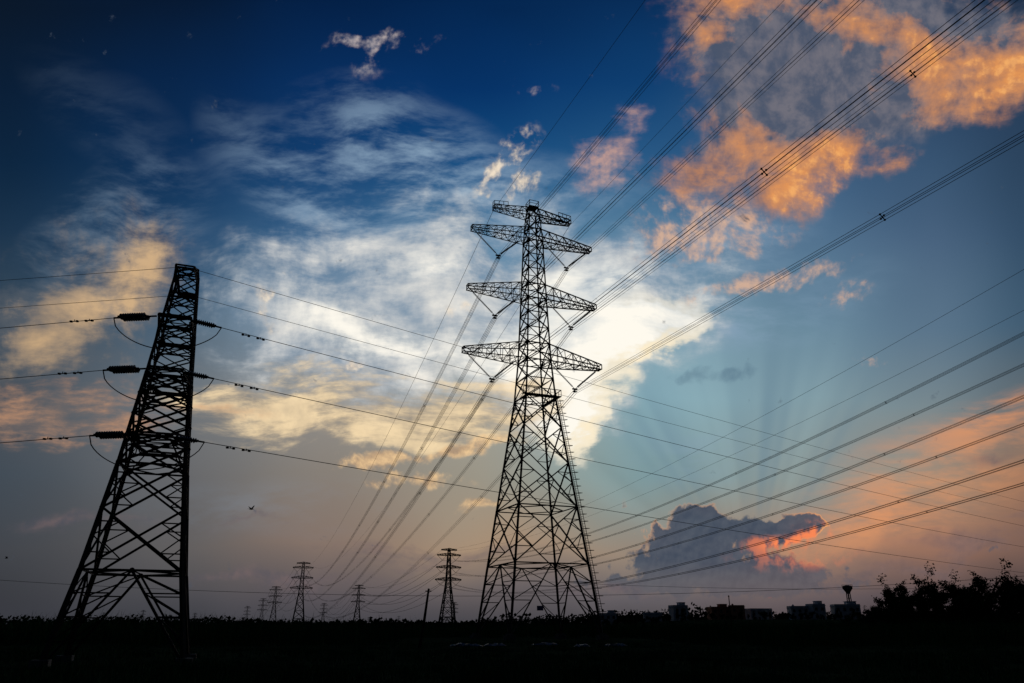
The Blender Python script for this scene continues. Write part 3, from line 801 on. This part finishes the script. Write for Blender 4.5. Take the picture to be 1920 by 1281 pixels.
# ------------------------------------------------------------------ VILLAGE
def house(px_, Y, w, d, h, rz, wallmat, lab, shed=False, tank=False, floors=2):
    x = X_of(px_, Y); z = gz(x, Y) - .1
    e = put('village_house', None, loc=(x, Y, z), rot=R(rz), label=lab, category='house', group='village houses')
    wl = MB(); wl.box((0, 0, h / 2 - .5), (w, d, h + 1))
    put('wall', wl.mesh('wall'), e, wallmat)
    rf = MB(); rf.box((0, 0, h + .09), (w + .5, d + .5, .18))
    for sx, sy, ww, dd in ((0, -1, w, .15), (0, 1, w, .15), (-1, 0, .15, d - .32), (1, 0, .15, d - .32)):
        rf.box((sx * (w / 2 - .08), sy * (d / 2 - .08), h + .53), (ww, dd, .7))
    if shed: rf.box((w * .22, 0, h + 1.1), (w * .36, d * .6, 1.84)); rf.box((w * .22, 0, h + 2.1), (w * .42, d * .68, .14))
    if tank: rf.tube([(-w * .25, 0, h + .2), (-w * .25, 0, h + 1.3), (-w * .25, 0, h + 1.6)], [.5, .5, .2], 12)
    put('roof', rf.mesh('roof'), e, wallmat)
    n = max(2, int(w / 2.4)); fh = h / floors
    for fl in range(floors):
        for i in range(n):
            cx = -w / 2 + (i + .5) * w / n
            if fl == 0 and i == n // 2:
                dm = MB(); dm.box((cx, -d / 2 - .02, 1.05), (1.0, .08, 2.1)); put('door', dm.mesh('door'), e, WOOD); continue
            wm = MB(); wm.box((cx, -d / 2 - .01, fl * fh + fh * .55), (1.2, .06, 1.3))
            wo_ = put('window', wm.mesh('window'), e, PANE)
            fm = MB(); fm.box((cx, -d / 2 - .03, fl * fh + fh * .55 - .72), (1.5, .16, .1)); put('sill', fm.mesh('sill'), wo_, wallmat)
house(1274, 370, 7, 7, 6.0, 8, WALLA, 'two-storey flat-roofed plaster house with rooftop room', True)
house(1225, 360, 8, 6, 3.2, -6, WALLA, 'low single-storey plaster house', floors=1)
house(1350, 385, 9, 8, 5.6, 4, WALLB, 'two-storey brick-red house with flat roof', True)
house(1384, 380, 6.5, 7, 6.2, -5, WALLB, 'narrow brick-red house with rooftop tank', False, True)
house(1424, 390, 11, 8, 5.0, 10, WALLA, 'wide plaster house with flat roof')
house(1500, 370, 8, 7, 5.6, -4, WALLA, 'two-storey plaster house with rooftop tank', False, True)
house(1534, 365, 6, 7, 6.5, 6, WALLA, 'pale tall plaster house with rooftop room', True)
house(1590, 360, 11, 8, 6.2, -8, WALLA, 'large pale flat-roofed house with rooftop room', True)
house(1140, 390, 8, 6, 5.0, 0, WALLA, 'two-storey plaster house beside the pylon', True)
wt = put('water_tower', None, loc=(X_of(1600, 430), 430, gz(150, 430)), label='concrete water tower with flared round tank on columns', category='water tower')
sh = MB()
for i in range(6):
    a = i * math.pi / 3; sh.beam((1.6 * math.cos(a), 1.6 * math.sin(a), -.5), (1.0 * math.cos(a), 1.0 * math.sin(a), 15), .3, 'S')
for z in (4, 8, 12):
    rr = 1.6 - .6 * z / 15
    for i in range(6):
        a = i * math.pi / 3; b = a + math.pi / 3
        sh.beam((rr * math.cos(a), rr * math.sin(a), z), (rr * math.cos(b), rr * math.sin(b), z), .24, 'S')
sh.tube([(0, 0, 0), (0, 0, 15)], .4, 10)
put('column', sh.mesh('shaft'), wt, CONC)
tk = MB(); tk.tube([(0, 0, 14.2), (0, 0, 14.8), (0, 0, 17.0), (0, 0, 18.0), (0, 0, 18.1), (0, 0, 18.8)], [.8, 1.1, 2.6, 2.6, 2.8, .5], 20)
put('tank', tk.mesh('tank'), wt, CONC)
rl = MB()
for i in range(16):
    a = i * math.pi / 8; b = a + math.pi / 8
    p, q = Vector((2.7 * math.cos(a), 2.7 * math.sin(a), 18.0)), Vector((2.7 * math.cos(b), 2.7 * math.sin(b), 18.0))
    rl.beam(p, p + Vector((0, 0, .9)), .08, 'S'); rl.beam(p + Vector((0, 0, .9)), q + Vector((0, 0, .9)), .08, 'S')
put('railing', rl.mesh('rail'), wt, STEEL)

# ------------------------------------------------------------------ SMALL THINGS
pl = MB(); pl.tube([(0, 0, -.4), (.28, 0, 1.4), (.62, 0, 4.5)], [.13, .12, .08], 8); pl.box((.6, 0, 4.3), (.5, .08, .08))
put('timber_post', pl.mesh('post'), mat=WOOD, loc=(-7.4, 64, 0), label='leaning bare timber post in the field', category='post')
pl = MB(); pl.tube([(0, 0, -.4), (0, 0, 4.6)], [.07, .05], 8); pl.tube([(0, 0, 4.6), (0, 0, 4.75)], [.09, .06], 8)
put('marker_post', pl.mesh('post'), mat=WOOD, loc=(X_of(1372, 85), 85, 0), label='thin upright marker post in the field', category='post')
for i, (x, y, w) in enumerate(((-4, 70, 3.0), (-1.5, 71, 2.0), (3, 73, 2.6), (9, 70, 2.0), (6, 69, 1.4))):
    vs = []; fs = []; nn = 10
    for a in range(nn + 1):
        for b in range(5):
            u = a / nn - .5; v_ = b / 4 - .5
            hgt = .22 * (1 - (2 * v_) ** 2) * (1 - (2 * u) ** 4) * random.uniform(.5, 1.2)
            vs.append((u * w, v_ * .7 + random.gauss(0, .04), .02 + hgt))
    for a in range(nn):
        for b in range(4): fs.append((a * 5 + b, a * 5 + b + 1, (a + 1) * 5 + b + 1, (a + 1) * 5 + b))
    me = bpy.data.meshes.new('sheet'); me.from_pydata(vs, [], fs)
    put('plastic_sheet', me, mat=PLAST, loc=(x, y, gz(x, y)), rot=random.uniform(-.3, .3), label='crumpled pale plastic sheet lying on the soil', category='plastic sheet', group='plastic sheets on the field')
def bird(px_, py_, dist, rz, s):
    u, v = (px_ - 960) / 1400, (640.5 - py_) / 1400
    d = Vector((u, cp - v * sp, sp + v * cp)).normalized() * dist
    e = put('flying_bird', None, loc=(d.x, d.y, d.z + EYE), rot=rz, scale=s, label='small dark bird in flight with raised wings', category='bird')
    b = MB(); b.tube([(-.22, 0, 0), (-.16, 0, .01), (0, 0, 0), (.12, 0, .02), (.18, 0, .04), (.23, 0, .035), (.28, 0, .03)], [.02, .05, .065, .045, .04, .025, .004], 8)
    k = len(b.v); b.v += [Vector((-.2, -.03, 0)), Vector((-.2, .03, 0)), Vector((-.38, .08, 0)), Vector((-.38, -.08, 0))]; b.f.append((k, k + 1, k + 2, k + 3))
    put('body', b.mesh('body', True), e, FEATH)
    for sy in (-1, 1):
        vs = [(.08, sy * .04, .02), (.1, sy * .22, .16), (.02, sy * .48, .3), (-.06, sy * .46, .29), (-.08, sy * .22, .15), (-.1, sy * .04, .01)]
        me = bpy.data.meshes.new('wing'); me.from_pydata(vs, [], [(0, 1, 4, 5), (1, 2, 3, 4)]); put('wing', me, e, FEATH)
bird(471, 955, 60, .9, .8)
bird(12, 1047, 90, .3, .6)

# ------------------------------------------------------------------ CAMERA
cd = bpy.data.cameras.new('camera'); cd.sensor_width = 36; cd.lens = 36 * 1400 / 1920; cd.clip_end = 90000; cd.clip_start = .1
co = bpy.data.objects.new('camera', cd); COL.objects.link(co)
co.location = (0, 0, EYE); co.rotation_euler = (R(90 + PITCH), 0, 0)
scene.camera = co
